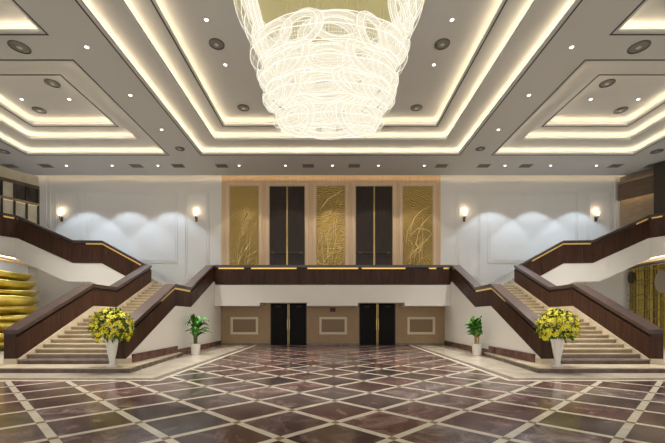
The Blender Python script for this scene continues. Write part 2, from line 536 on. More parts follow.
# ------------------------------------------------------------------ walls
wb = MB(); wb.box(-22, 22, YW, YW + 0.2, 0, ZC + 0.8)
wall_back = wb.build('wall_back', 'white')
struct(wall_back, 'tall white panelled wall behind the stairs and balcony', 'wall')
lw = MB()
lw.box(-XI, XI, YL, YL + 0.15, 0, 2.9)
wall_low = lw.build('wall_under_balcony', 'taupe')
struct(wall_low, 'taupe wall with doors under the balcony', 'wall')
for x0 in (-6.45, 4.68):
    pass
def pic_frame(x0, x1, z0, z1, y, wdt, dep, material, parent, name='panel_moulding'):
    mb = MB()
    mb.box(x0, x1, y - dep, y, z0, z0 + wdt); mb.box(x0, x1, y - dep, y, z1 - wdt, z1)
    mb.box(x0, x0 + wdt, y - dep, y, z0 + wdt, z1 - wdt); mb.box(x1 - wdt, x1, y - dep, y, z0 + wdt, z1 - wdt)
    return mb.build(name, material, parent)
def px_x(u, y): return (u - 331.8) * y / 365.0 - 0.057
for xc in (-5.13, 0.02, 5.13):
    fr = pic_frame(xc - 0.80, xc + 0.80, 0.62, 1.63, YL, 0.13, 0.05, 'moulding', wall_low)
    MB().box(xc - 0.66, xc + 0.66, YL - 0.015, YL, 0.76, 1.49).build('inset_panel', 'taupe_in', wall_low)
MB().box(-XI, XI, YL - 0.03, YL, 0.001, 0.10).build('skirting', 'grey_step', wall_low)
# pilaster strips beside the doors
for xc in (-2.56, 2.58):
    for sx in (-1, 1):
        MB().box(xc + sx * 1.06, xc + sx * 1.32, YL - 0.04, YL, 0.10, 2.6).build('door_pilaster', 'taupe', wall_low)

def low_door(xc, where):
    d = thing('double_door', (xc, YL, 0), where, 'door', 'black double doors under the balcony')
    MB().box(xc - 1.05, xc + 1.05, YL - 0.05, YL - 0.002, 0.002, 2.55).build('door_frame', 'dark_frame', d)
    for sx in (-1, 1):
        lf = MB().box(xc + sx * 0.03, xc + sx * 1.0, YL - 0.09, YL - 0.052, 0.012, 2.5).build('door_leaf', 'black_door', d, bevel=0.006)
        MB().box(xc + sx * 0.031, xc + sx * 0.046, YL - 0.11, YL - 0.092, 0.03, 2.48).build('gold_strip', 'brass', lf)
        mb = MB(); mb.tube([(xc + sx * 0.065, YL - .092, .85), (xc + sx * 0.065, YL - .15, .9), (xc + sx * 0.065, YL - .15, 1.5), (xc + sx * 0.065, YL - .092, 1.55)], 0.011)
        mb.build('pull_handle', 'brass', lf)
        MB().box(xc + sx * 0.45, xc + sx * 0.75, YL - 0.105, YL - 0.092, 2.20, 2.25).build('door_plate', 'dark_frame', lf)
low_door(-2.56, 'black double door with gold centre strip under the balcony, left one')
low_door(2.58, 'black double door with gold centre strip under the balcony, right one')
sg = MB().box(-0.16, 0.16, YL - 0.05, YL, 1.93, 2.16).build('wall_sign', 'sign')
props(sg, 'small dark plaque on the taupe wall between the lower doors', 'sign')

# balcony slab and fascia with raised notches over the doors
prof = [(-XI, ZF - 0.02), (-XI, 2.24)]
for xa, xb in ((-4.02, -1.42), (1.38, 3.95)):
    prof += [(xa, 2.24), (xa, 2.42), (xb, 2.42), (xb, 2.24)]
prof += [(XI, 2.24), (XI, ZF - 0.02)]
bal = MB().prism(prof, (0, 0, 0), (1, 0, 0), (0, 1, 0), YB, YL + 0.02).build('balcony_slab', 'stucco')
struct(bal, 'white balcony slab above the taupe wall', 'balcony')
MB().box(-XO2, XO2, YB + 0.01, YW, ZF - 0.15, ZF).build('balcony_floor', 'cream_marble', bal)
# side cheeks of the recess
for s in (-1, 1):
    ck = MB().box(s * XI, s * XI2, YB, YL + .15, 0, 2.9).build('recess_cheek', 'stucco', bal)
    MB().box(s * (XI - 0.02), s * XI, YB, YL, 0.001, 0.27).build('skirting', 'red_marble', bal)

# ------------------------------------------------------------------ parapets
def parapet(name, line, o, d, n, thick, height, label, face, lit=(), cat='parapet', step=0.9, down=0.0, both=False):
    """line: (along, z of the top edge); vertical panels, a recess with a brass rail, a cap.
    face = +1: the recess is on the side of +n (t = thick), -1: on the side t = 0"""
    p0 = Vector(o) + Vector(d) * line[0][0]
    t = thing(name, (p0.x, p0.y, line[0][1] - height), label, cat)
    def seg(a, b, lo, hi, t0, t1, nm, m, par=t, bev=0.0):
        poly = [(a[0], a[1] - lo), (b[0], b[1] - lo), (b[0], b[1] - hi), (a[0], a[1] - hi)]
        return MB().prism(poly, o, d, n, t0, t1).build(nm, m, par, bevel=bev)
    for (a, b) in zip(line[:-1], line[1:]):
        ln = abs(b[0] - a[0])
        k = max(1, round(ln / step))
        for q in range(k):
            f0, f1 = q / k, (q + 1) / k
            g = 0.004 / ln
            pa = (a[0] + (b[0] - a[0]) * (f0 + g), a[1] + (b[1] - a[1]) * (f0 + g))
            pb = (a[0] + (b[0] - a[0]) * (f1 - g), a[1] + (b[1] - a[1]) * (f1 - g))
            seg(pa, pb, 0.235, height, 0.0, thick, 'panel', 'wood')
        rec = 0.06
        r0, r1 = (0.0, thick - rec) if face > 0 else (rec, thick)
        if both: r0, r1 = rec, thick - rec
        rc = seg(a, b, 0.13, 0.235, r0, r1, 'rail_recess', 'slot')
        seg(a, b, 0.0, 0.13, -0.012, thick + 0.012, 'cap', 'wood_cap')
    i = 0
    for (sa, sb) in lit:
        def zat(q):
            for (a, b) in zip(line[:-1], line[1:]):
                lo, hi = sorted((a[0], b[0]))
                if lo - 1e-6 <= q <= hi + 1e-6:
                    return a[1] + (b[1] - a[1]) * (q - a[0]) / (b[0] - a[0])
            return line[-1][1]
        q0, q1 = (thick - 0.062, thick - 0.028) if face > 0 else (0.028, 0.062)
        seg((sa, zat(sa)), (sb, zat(sb)), 0.145, 0.215, q0, q1, 'brass_rail', 'led_rail')
    return t

HP = 0.91
RAIL = [(11.42, 1.215), (15.05, 2.985), (16.7, 2.985), (19.9, 4.46)]
for s in (-1, 1):
    sd = SIDE[s]
    # inner parapet: from the stair foot up to the balcony corner
    parapet('stair_parapet', RAIL + [(20.42, 4.47)], (s * XI2, 0, 0), (0, 1, 0), (-s, 0, 0), XI2 - XI, HP,
            'dark walnut parapet on the inner side of the %s staircase' % sd, +1, lit=((13.9, 15.05), (15.05, 16.7)), both=True)
    # outer parapet
    parapet('stair_parapet', RAIL, (s * XO2, 0, 0), (0, 1, 0), (-s, 0, 0), XO2 - XO, HP,
            'dark walnut parapet on the outer side of the %s staircase' % sd, +1, lit=())
    # upper flight, running sideways along the wall, then out along the gallery
    up = [(10.15, 4.46), (12.6, 5.80), (14.2, 5.82), (17.25, 7.18)]
    parapet('upper_parapet', up, (0, 19.915, 0), (s, 0, 0), (0, 1, 0), 0.3, 1.24,
            'dark walnut parapet climbing the %s end of the white wall' % sd, -1, lit=((10.5, 12.6), (12.6, 13.5)) if s < 0 else ((10.9, 12.6), (12.6, 14.1), (16.6, 17.2)), step=0.55)
    dl = Vector((s * 0.6, -1, 0)).normalized(); nn = Vector((s * 1, 0.6, 0)).normalized()
    parapet('gallery_parapet', [(-0.03, 7.18), (3.4, 7.18)], (s * 17.25, 19.915, 0), dl, nn, 0.3, 1.24,
            'dark walnut gallery parapet at the %s edge of the picture' % sd, -1, lit=((0.1, 0.55), (0.8, 1.6)), step=0.55)
# balcony parapet
BP = parapet('balcony_parapet', [(-XI + .014, 4.49), (XI - .014, 4.49)], (0, YB - 0.02, 0), (1, 0, 0), (0, 1, 0), 0.34, 1.06,
             'long dark walnut balcony parapet with brass rail below the gold panels', -1,
             lit=((-6.3, -4.9), (-4.5, -2.0), (-1.4, 1.4), (1.6, 4.0), (5.3, 5.7), (6.1, 6.4)), step=0.69)

# ------------------------------------------------------------------ staircases
N1, N2 = 11, 10
for s in (-1, 1):
    sd = SIDE[s]
    st = thing('staircase', (s * (XI2 + XO) / 2, 11.4, 0), '%s cream marble staircase rising beside the hall' % sd, 'staircase')
    # low platform at the foot, wrapping the inner wall
    def L(pts): return [(s * x, y) for x, y in pts]
    pf = MB().slab(L([(5.87, 10.52), (14.5, 10.52), (14.5, 11.46), (6.6, 11.46), (6.6, 15.3), (6.3, 15.3)]), 0.001, 0.115).build('platform', 'dark_marble', st)
    MB().slab(L([(5.90, 10.54), (14.5, 10.54), (14.5, 11.46), (6.6, 11.46), (6.6, 15.28), (6.31, 15.28)]), 0.115, 0.145).build('platform_top', 'cream_marble', pf)
    steps = []
    for k in range(N1 + 1):
        steps.append((11.42 + 0.33 * k, 0.29 + 0.142 * k, 0.33 if k < N1 else 1.65))
    zl = 0.29 + 0.142 * N1
    for k in range(N2):
        steps.append((16.7 + 0.352 * k, zl + 0.154 * (k + 1), 0.352 if k < N2 - 1 else 0.25))
    for k, (y, z, dp) in enumerate(steps):
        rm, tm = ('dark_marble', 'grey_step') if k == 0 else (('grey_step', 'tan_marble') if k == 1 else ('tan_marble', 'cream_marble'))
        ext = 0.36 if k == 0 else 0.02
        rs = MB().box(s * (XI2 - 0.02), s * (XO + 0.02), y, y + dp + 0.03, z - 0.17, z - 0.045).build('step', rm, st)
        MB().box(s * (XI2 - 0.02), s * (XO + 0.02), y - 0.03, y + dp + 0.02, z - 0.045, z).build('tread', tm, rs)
    # beige skirting between steps and parapet, both sides
    base = [(11.42, 0.30), (15.05, 2.075), (16.7, 2.075), (19.9, 3.55), (20.1, 3.56)]
    low = [(20.1, 3.0), (16.9, 1.5), (15.0, 1.5), (11.42, 0.0)]
    for xa, xb in ((XI2, XI2 + 0.03), (XO - 0.03, XO)):
        MB().prism(base + low, (0, 0, 0), (0, 1, 0), (s, 0, 0), xa, xb).build('stringer', 'cream_marble', st)
    for xa, xb in ((XI - 0.01, XI2), (XO, XO2)):
        MB().box(s * xa, s * xb, 11.40, 11.75, 0.145, 0.31).build('newel_plinth', 'cream_marble', st)
    # white wall carrying the inner parapet
    wl = MB().prism([(11.5, 0.0), (11.5, 0.32), (15.05, 2.08), (16.7, 2.08), (19.9, 3.56), (20.1, 3.56), (20.1, 0.0)], (0, 0, 0), (0, 1, 0), (s, 0, 0), XI, XI2 - .002).build('wall_stair_%s' % sd, 'stucco')
    struct(wl, 'white wall below the inner parapet of the %s staircase' % sd, 'wall')
    for ya, yb in ((11.75, 12.9), (12.9, 14.05), (14.05, 15.2)):
        MB().box(s * (XI - 0.035), s * XI, ya + .002, yb - .002, 0.146, 0.42).build('base_slab', 'red_marble', wl)
    for ya, yb in ((15.2, 16.8), (16.8, 18.4), (18.4, 20.1)):
        MB().box(s * (XI - 0.035), s * XI, ya + .002, yb - .002, 0.001, 0.27).build('base_slab', 'red_marble', wl)
    wo = MB().prism([(11.5, 0.0), (11.5, 0.32), (15.05, 2.08), (16.7, 2.08), (19.9, 3.56), (19.9, 0.0)], (0, 0, 0), (0, 1, 0), (s, 0, 0), XO + .002, XO2).build('wall_stair_outer_%s' % sd, 'stucco')
    struct(wo, 'white wall below the outer parapet of the %s staircase' % sd, 'wall')
    # upper flight: white slab with soffit
    top = [(10.0, 3.16), (12.6, 4.56), (14.2, 4.58), (17.25, 5.94), (22, 5.94)]
    bot = [(22, 4.94), (17.6, 4.94), (14.6, 3.58), (13.2, 3.55), (10.32, 2.35), (10.0, 2.35)]
    us = MB().prism(top + bot, (0, 0, 0), (s, 0, 0), (0, 1, 0), 19.94, YW - .002).build('upper_flight', 'stucco')
    struct(us, 'white stringer and soffit of the upper %s flight' % sd, 'staircase')
    MB().slab(L([(17.3, 19.96), (19.4, 16.5), (22, 16.5), (22, 19.94), (17.3, 19.94)]), 4.94, 5.94).build('gallery_slab', 'stucco', us)
    # steps of the upper flight (behind the parapet)
    for k in range(9):
        MB().box(s * (10.32 + 0.255 * k), s * (12.7), 20.25, YW - .01, 3.4 + 0.15 * k, 3.55 + 0.15 * k).build('step', 'cream_marble', us)
    # wall handrail
    hr = MB(); yy = YW - 0.07
    hr.tube([(s * 9.6, yy, 3.95 - .3), (s * 10.2, yy, 4.02), (s * 12.85, yy, 5.45), (s * 14.3, yy, 5.5), (s * 17.0, yy, 6.75)], 0.02)
    h_ = hr.build('wall_handrail', 'steel'); props(h_, 'thin metal handrail fixed to the white wall above the upper %s flight' % sd, 'handrail')
    for xx, zz in ((10.6, 4.23), (12.4, 5.2), (14.0, 5.49), (15.6, 6.1)):
        MB().box(s * xx - .012, s * xx + .012, yy, YW, zz - .05, zz - .02).build('bracket', 'steel', h_)

# ------------------------------------------------------------------ feature wall above the balcony
YP = YW - 0.06
FX0, FX1 = -6.86, 6.66
ft = MB().box(FX0, FX1, YP, YW, ZF, 10.36).build('wall_feature', 'beige_wood')
struct(ft, 'beige veneered wall section holding the gold panels and tall doors', 'wall')
def at(u): return px_x(u, YW)
bays = [('gold', 230.5, 258.5), ('door', 270.0, 304.6), ('gold', 317.0, 344.6), ('door', 356.0, 392.0), ('gold', 403.0, 432.0)]
ZT = 9.68
gi = 0; di = 0
def gold_relief(x0, x1, k, p):
    rnd = random.Random(k + 3)
    W = x1 - x0
    for q in range(14):
        bx = x0 + W * rnd.uniform(0.1, 0.7); bz = 4.4 + rnd.uniform(0, 2.6)
        ln = rnd.uniform(1.2, 3.0); lean = rnd.uniform(-0.1, 0.75) * W
        pts = []
        for i in range(9):
            t = i / 8
            x = bx + lean * t ** 1.8; z = bz + ln * (t - 0.35 * t * t)
            x = min(max(x, x0 + 0.04), x1 - 0.04); z = min(z, ZT - 0.08)
            pts.append((x, YP - 0.045 - 0.02 * math.sin(math.pi * t), z))
        mb = MB(); mb.tube(pts, 0.02, 5, 0.008)
        mb.build('relief_stroke', 'gold_ridge', p, smooth=True)
    if k == 1:
        stk = [[(0.02, 7.2), (0.35, 7.6), (0.62, 8.2), (0.8, 9.2)], [(0.1, 8.2), (0.4, 8.9), (0.8, 9.3), (0.97, 9.45)]]
    elif k == 2:
        stk = [[(0.05, 5.0), (0.4, 5.7), (0.75, 6.3), (0.97, 6.75)], [(0.2, 6.6), (0.5, 7.1), (0.8, 7.0), (0.97, 6.8)]]
    else:
        stk = [[(0.2, 4.3), (0.35, 5.2), (0.6, 5.9), (0.75, 6.3)], [(0.45, 4.2), (0.42, 4.7), (0.55, 5.3), (0.95, 5.7)], [(0.45, 6.6), (0.43, 7.2), (0.5, 7.6), (0.62, 8.0)]]
    for c in stk:
        mb = MB(); mb.tube([(x0 + W * a, YP - 0.06, z) for a, z in c], 0.035, 6, 0.02)
        mb.build('relief_stem', 'gold_ridge', p, smooth=True)
GL = ['gold relief panel on the beige wall, nearest the left staircase', 'gold relief panel between the two tall upper doors', 'gold relief panel on the beige wall, nearest the right staircase']
for kind, u0, u1 in bays:
    x0, x1 = at(u0), at(u1)
    for a, b in ((x0 - 0.22, x0 - 0.06), (x1 + 0.06, x1 + 0.22)):
        MB().box(a, b, YP - 0.05, YP, ZF, ZT + 0.22).build('frame_strip', 'beige_frame', ft)
    MB().box(x0 - 0.06, x1 + 0.06, YP - 0.05, YP, ZT + 0.06, ZT + 0.22).build('frame_strip', 'beige_frame', ft)
    if kind == 'gold':
        p = thing('gold_artwork', ((x0 + x1) / 2, YP, ZF), GL[gi], 'artwork', 'gold relief panels')
        MB().box(x0, x1, YP - 0.04, YP, ZF + .01, ZT).build('plate', 'gold_panel', p)
        gold_relief(x0, x1, gi, p); gi += 1
    else:
        xm = (x0 + x1) / 2
        p = thing('tall_door', (xm, YP, ZF), 'tall dark brown double door with gold centre line, %s of the middle gold panel' % ('left' if di == 0 else 'right'), 'door', 'tall upper doors')
        for sx in (-1, 1):
            lf = MB().box(xm + sx * 0.02, xm + sx * (x1 - x0) / 2, YP - 0.05, YP, ZF + .01, ZT).build('door_leaf', 'brown_door', p)
            MB().box(xm + sx * .022, xm + sx * 0.045, YP - 0.065, YP - .05, ZF + .02, ZT - 0.01).build('gold_strip', 'brass', lf)
            hb = MB(); hb.tube([(xm + sx * 0.1, YP - 0.13, 5.58), (xm + sx * 0.9, YP - 0.13, 5.58)], 0.035)
            hb = hb.build('push_bar', 'dark_frame', lf)
            MB().box(xm + sx * 0.78, xm + sx * 0.95, YP - 0.15, YP - 0.05, 5.53, 5.64).build('bar_end', 'bronze', lf)
        di += 1
# white wall mouldings
for s in (-1, 1):
    for (xa, xb, za, zb) in ((15.75, 17.15, 6.0, 9.35), (9.6, 15.2, 5.0, 9.35), (7.65, 9.15, 4.0, 9.35)):
        x0, x1 = sorted((s * xa, s * xb))
        pic_frame(x0, x1, za, zb, YW, 0.05, 0.035, 'white', wall_back)
        pic_frame(x0 + 0.14, x1 - 0.14, za + 0.14, zb - 0.14, YW, 0.03, 0.025, 'white', wall_back)
    MB().box(s * 17.45, s * 17.52, YW - 0.04, YW, 6.0, 10.3).build('wall_bead', 'white', wall_back)
    MB().box(s * 17.70, s * 17.74, YW - 0.04, YW, 6.0, 10.3).build('wall_bead', 'white', wall_back)

# sconces
for i, (u, lab) in enumerate(((62, 'brass wall sconce near the far left end of the white wall'), (196.5, 'brass wall sconce on white wall just left of the beige section'),
                              (464, 'brass wall sconce on white wall just right of the beige section'), (595.5, 'brass wall sconce near the far right end of the white wall'))):
    x = px_x(u, YW); z = 7.85
    t = thing('wall_sconce', (x, YW, z), lab, 'sconce', 'wall sconces')
    MB().box(x - 0.07, x + 0.07, YW - 0.03, YW, z - 0.32, z - 0.02).build('back_plate', 'bronze', t)
    mb = MB(); mb.tube([(x, YW - .03, z - .2), (x, YW - .14, z - .25), (x, YW - .2, z - .15), (x, YW - .2, z)], 0.025)
    mb.build('arm', 'bronze', t)
    mb = MB(); mb.lathe([(0.07, 0.0), (0.08, 0.02), (0.125, 0.19), (0.115, 0.19)], (x, YW - 0.2, z), 16)
    mb.build('shade', 'shade', t, smooth=True)
    ld = bpy.data.lights.new('sconce_light', 'POINT'); ld.energy = 5; ld.color = (1, 0.78, 0.5); ld.shadow_soft_size = 0.06
    lo = bpy.data.objects.new('sconce_light', ld); C.objects.link(lo); lo.parent = t; lo.location = (0, -0.2, 0.36)

# ------------------------------------------------------------------ side ends: walls, gallery fittings, art
for s in (-1, 1):
    sd = SIDE[s]
    wl = MB().box(s * 19.8, s * 20.0, -4, 20.2, 0, ZC).build('wall_%s' % sd, 'white')
    struct(wl, 'plain %s side wall of the hall' % sd, 'wall')
    # short return wall below the gallery
    MB().box(s * 18.3, s * 19.8, 21.9, YW, 0, 4.94).build('return', 'stucco', wl)
# left gallery: glazed cabinets on a slanted wall
def slant(s):
    o = Vector((17.45 if s > 0 else -17.95, YW - .26, 0)); d = Vector((s * 0.6, -1, 0)).normalized(); n = Vector((s * 1, 0.6, 0)).normalized()
    return o, d, n
o, d, n = slant(-1)
gw = MB().prism([(0, 5.94), (3.0, 5.94), (3.0, ZC), (0, ZC)], o, d, n, 0.12, 0.25).build('wall_gallery_left', 'pane_lit')
struct(gw, 'cream slanted gallery wall at the left edge', 'wall')
cab = thing('glazed_cabinet', (-18.6, 21.8, 5.95), 'dark framed glazed cabinet with cream panes above the left gallery parapet', 'cabinet')
ncell = 5; cw = 0.58
MB().prism([(0, 9.42), (3.0, 9.42), (3.0, 9.62), (0, 9.62)], o, d, n, 0.0, 0.11).build('top_rail', 'walnut_mid', cab)
MB().prism([(0, 8.42), (3.0, 8.42), (3.0, 8.56), (0, 8.56)], o, d, n, -0.03, 0.11).build('middle_rail', 'walnut_light', cab)
for q in range(ncell + 1):
    MB().prism([(q * cw, 5.95), (q * cw + 0.10, 5.95), (q * cw + 0.10, 9.42), (q * cw, 9.42)], o, d, n, -0.02, 0.11).build('mullion', 'dark_frame', cab)
for q in range(ncell):
    a, b = q * cw + 0.10, (q + 1) * cw
    MB().prism([(a, 5.96), (b, 5.96), (b, 8.42), (a, 8.42)], o, d, n, 0.05, 0.08).build('pane', 'pane_lit', cab)
    MB().prism([(a, 8.56), (b, 8.56), (b, 9.42), (a, 9.42)], o, d, n, 0.05, 0.08).build('upper_pane', 'pane_lit' if q == 2 else 'pane_dark', cab)
MB().prism([(0.1, 8.38), (2.9, 8.38), (2.9, 8.40), (0.1, 8.40)], o, d, n, 0.015, 0.03).build('led_strip', 'led_soft', cab)
# right gallery: walnut wall with a lit header
o, d, n = slant(1)
gw = MB().prism([(0, 5.94), (3.0, 5.94), (3.0, ZC), (0, ZC)], o, d, n, 0.30, 0.40).build('wall_gallery_right', 'walnut_light')
struct(gw, 'walnut panelled slanted gallery wall at the right edge', 'wall')
hd = MB().prism([(0, 8.72), (3.0, 8.72), (3.0, 9.71), (0, 9.71)], o, d, n, 0.0, 0.06).build('gallery_header', 'walnut_mid')
props(hd, 'dark walnut header with a light under it above the right gallery', 'header')
MB().prism([(0, 8.87), (3.0, 8.87), (3.0, 9.0), (0, 9.0)], o, d, n, 0.06, 0.29).build('soffit', 'walnut_mid', hd)
MB().prism([(0.05, 8.845), (2.9, 8.845), (2.9, 8.86), (0.05, 8.86)], o, d, n, 0.10, 0.14).build('led_strip', 'led_warm', hd)
MB().prism([(0, 9.72), (3.0, 9.72), (3.0, 9.86), (0, 9.86)], o, d, n, -0.06, 0.29).build('cornice', 'walnut_light', hd)
col = MB().prism([(1.87, 5.95), (3.0, 5.95), (3.0, ZC - .01), (1.87, ZC - .01)], o, d, n, -0.45, -0.07).build('gallery_column', 'dark_frame')
props(col, 'near black column beside the walnut wall at the right edge', 'column')

# left: stacked gold sculpture
sc_ = thing('gold_sculpture', (-16.9, 18.1, 0.0), 'tall sculpture of stacked wavy gold tiers behind the left staircase', 'sculpture')
z = 0.0
rr = [1.6, 1.85, 1.65, 1.9, 1.75, 1.95, 1.8, 1.7, 1.55]
zz = 0.002
rnd = random.Random(4)
for k, r in enumerate(rr):
    h = [0.42, 0.50, 0.45][k % 3]
    mb = MB(); seg = 40
    prof = [(0.72, 0.0), (0.80, 0.10), (0.93, 0.6), (1.0, 0.88), (0.98, 1.0), (0.75, 1.0)]
    vs_ = []; fs = []
    ph = rnd.uniform(0, 6.28)
    for (fr, fz) in prof:
        for j in range(seg):
            a = 2 * math.pi * j / seg
            wv = 1 + 0.05 * math.sin(3 * a + ph)
            vs_.append((-16.9 + math.cos(a) * r * fr * wv, 18.1 + math.sin(a) * r * fr * wv, zz + h * fz + 0.06 * fr * math.sin(2 * a + ph) * (fz)))
    for i in range(len(prof) - 1):
        for j in range(seg):
            q = (j + 1) % seg
            fs.append((i * seg + j, i * seg + q, (i + 1) * seg + q, (i + 1) * seg + j))
    fs.append(tuple(range(seg))); fs.append(tuple(range((len(prof) - 1) * seg, len(prof) * seg)))
    mb.add(vs_, fs)
    mb.build('gold_tier', 'gold_art', sc_, smooth=True)
    zz += h * 0.93
# left header tube, right screen with header tube
for s in (-1, 1):
    mb = MB(); mb.tube([(s * 18.15, 16.6, 4.76), (s * 18.15, 22.3, 4.76)], 0.17 if s > 0 else 0.12, 14)
    hb = mb.build('header_tube', 'glow_gilt' if s < 0 else 'satin', smooth=True)
    props(hb, 'horizontal %s tube under the %s gallery floor' % ('gilded' if s < 0 else 'thick satin metal', SIDE[s]), 'beam')
    MB().box(s * 18.02, s * 18.3, 16.6, 22.3, 4.86, 4.938).build('mount', 'stucco', hb)
    MB().box(s * 17.84, s * 17.88, 16.6, 22.3, 4.915, 4.935).build('led_strip', 'led_warm', hb)
gs = thing('gold_screen', (18.2, 19.5, 0), 'aged gold slatted screen behind the right staircase', 'screen')
MB().box(18.16, 18.24, 16.6, 22.3, 0.002, 4.57).build('backing', 'gold_dark', gs)
rnd = random.Random(11)
y = 16.7
while y < 22.2:
    wd = rnd.uniform(0.05, 0.16)
    MB().box(18.10 - rnd.uniform(0, .06), 18.16, y, y + wd, 0.002, 4.55).build('slat', 'gold_art' if rnd.random() < .35 else 'gold_dark', gs)
    y += wd + rnd.uniform(0.04, 0.12)
for z in (0.8, 1.5, 2.0, 2.6, 2.9, 3.5, 3.75, 4.3):
    MB().box(17.98, 18.04, 16.65, 22.25, z, z + 0.06).build('cross_bar', 'gold_dark', gs)
mb = MB(); vs_ = []
seg = 28
a_ = [(17.93, 19.9 + .45 * math.cos(2 * math.pi * j / seg), 3.55 + .62 * math.sin(2 * math.pi * j / seg)) for j in range(seg)]
b_ = [(17.97, p[1], p[2]) for p in a_]
mb.add(a_ + b_, [tuple(range(seg)), tuple(range(2 * seg - 1, seg - 1, -1))] + [(i, i + seg, (i + 1) % seg + seg, (i + 1) % seg) for i in range(seg)])
mb.build('round_plate', 'satin', gs)
a_ = [(17.93, 22.0 + .2 * math.cos(2 * math.pi * j / seg), 4.0 + .35 * math.sin(2 * math.pi * j / seg)) for j in range(seg)]
b_ = [(17.97, p[1], p[2]) for p in a_]
mb = MB(); mb.add(a_ + b_, [tuple(range(seg)), tuple(range(2 * seg - 1, seg - 1, -1))] + [(i, i + seg, (i + 1) % seg + seg, (i + 1) % seg) for i in range(seg)])
mb.build('dark_plate', 'dark_frame', gs)

# ------------------------------------------------------------------ ceiling fittings
def downlight(x, y, z, energy, cone, label, group, blend=0.25, col=(1, 0.95, 0.88), r=0.058):
    t = thing('downlight', (x, y, z), label, 'downlight', group)
    mb = MB(); mb.lathe([(r + 0.03, 0.0), (r + 0.03, -0.012), (r, -0.014), (r, -0.002)], (x, y, z), 16)
    mb.build('ring', 'lamp_ring', t)
    mb = MB(); mb.lathe([(r - .002, -0.003), (r - .002, -0.009)], (x, y, z), 16)
    mb.build('lens', 'lamp', t)
    ld = bpy.data.lights.new('spot', 'SPOT'); ld.energy = energy; ld.spot_size = R(cone); ld.spot_blend = blend
    ld.color = col; ld.shadow_soft_size = 0.05
    lo = bpy.data.objects.new('spot', ld); C.objects.link(lo); lo.parent = t; lo.location = (0, 0, -0.03)
    return t
row = [-15.16, -12.56, -9.95, -5.33, -2.7, -0.02, 2.6, 5.2, 9.8, 12.4, 15.0]
for i, x in enumerate(row):
    cool = abs(x) > 7
    downlight(x, 20.77, ZC, WALL_SPOT if cool else WALL_SPOT * 0.45, 86, 'small round downlight in the ceiling row along the back wall, %s from the left' % ORD[i],
              'downlights along the back wall', 0.22, (0.74, 0.87, 1.0) if cool else (1, 0.9, 0.78))
for s in (-1, 1):
    for i, y in enumerate((9.1, 11.67, 14.2, 16.8)):
        if i == 0:
            continue
        downlight(CX + s * 7.75, y, ZC, HALL_SPOT, 80, 'round downlight on the ceiling strip %s of the middle coffer, %s from the back wall' % (SIDE[s], ORD[3 - i]), 'downlights beside the middle coffer', 0.6)
    for i, y in enumerate((11.8, 13.9)):
        downlight(CX + s * 3.97, y, ZD, HALL_SPOT, 80, 'round downlight %s of the chandelier, %s' % (SIDE[s], ('nearer', 'farther')[i]), 'downlights around the chandelier', 0.6)
    for i, x in enumerate((11.5, 13.6)):
        downlight(CX + s * x, 16.1, ZD, HALL_SPOT, 80, 'round downlight in the coffer over the %s staircase, %s side' % (SIDE[s], ('inner', 'outer')[i]), 'downlights in the side coffers', 0.6)

def speaker(x, y, z, r, label):
    t = thing('ceiling_speaker', (x, y, z), label, 'speaker', 'round ceiling speakers')
    mb = MB(); mb.lathe([(r, 0.0), (r, -0.02), (r - 0.035, -0.03), (r - 0.04, -0.004)], (x, y, z), 28)
    mb.build('rim', 'speaker_rim', t)
    mb = MB(); mb.lathe([(r - .042, -0.003), (r - .05, -0.012), (r * 0.35, -0.022), (0.01, -0.026)], (x, y, z), 28)
    g = mb.build('grille', 'speaker', t, smooth=True)
    mb = MB(); mb.lathe([(r * .28, -0.024), (r * .2, -0.045), (0.01, -0.05)], (x, y, z), 16)
    mb.build('cone', 'steel', g, smooth=True)
for s in (-1, 1):
    sd = SIDE[s]
    speaker(CX + s * 3.97, 12.85, ZD, 0.27, 'round grey ceiling speaker %s of the chandelier, between two downlights' % sd)
    speaker(CX + s * 3.97, 16.75, ZD, 0.27, 'round grey ceiling speaker %s of the chandelier bottom, by the lit cove' % sd)
    speaker(CX + s * 9.9, 11.67, ZC, 0.30, 'round grey speaker between the two coffers on the %s' % sd)
    speaker(CX + s * 7.7, 18.7, ZC, 0.23, 'round grey speaker on the ceiling strip beside the %s end of the middle coffer' % sd)
    speaker(CX + s * 11.4, 15.0, ZD, 0.28, 'round grey speaker in the %s coffer, inner of the two' % sd)
    speaker(CX + s * 13.5, 16.95, ZD, 0.28, 'round grey speaker in the %s coffer, outer of the two' % sd)
    speaker(CX + s * 17.0, 19.0, ZC, 0.27, 'round grey speaker near the %s edge beyond the coffer' % sd)

vents = [-18.4, -16.35, -11.2, -8.82, -6.33, -1.40, 1.22, 6.2, 8.6, 11.0, 16.1, 18.2]
for i, x in enumerate(vents):
    t = thing('air_vent', (x, 20.8, ZC), 'dark slatted air vent in the ceiling along the back wall, %s from the left' % ORD[i], 'air vent', 'ceiling air vents')
    o_ = (x - 0.34, x + 0.34, 20.55, 21.05)
    ring(o_, inset(o_, 0.035), ZC - 0.018, ZC - .001).build('vent_frame', 'vent_frame', t)
    MB().box(x - .305, x + .305, 20.585, 21.015, ZC - .004, ZC - .001).build('backing', 'speaker_rim', t)
    for q in range(7):
        MB().box(x - .305, x + .305, 20.605 + q * .06, 20.635 + q * .06, ZC - .015, ZC - .006).build('slat', 'vent', t)

# ------------------------------------------------------------------ chandelier
CHX, CHY = CX, 10.6
ch = thing('chandelier', (CHX, CHY, 6.8), 'huge tiered chandelier of overlapping glowing glass loops', 'chandelier')
mb = MB(); mb.lathe([(2.95, 0.0), (2.95, -0.10), (2.85, -0.16), (0.02, -0.16)], (CHX, CHY, ZD - 0.002), 56)
mb.build('canopy', 'canopy', ch)
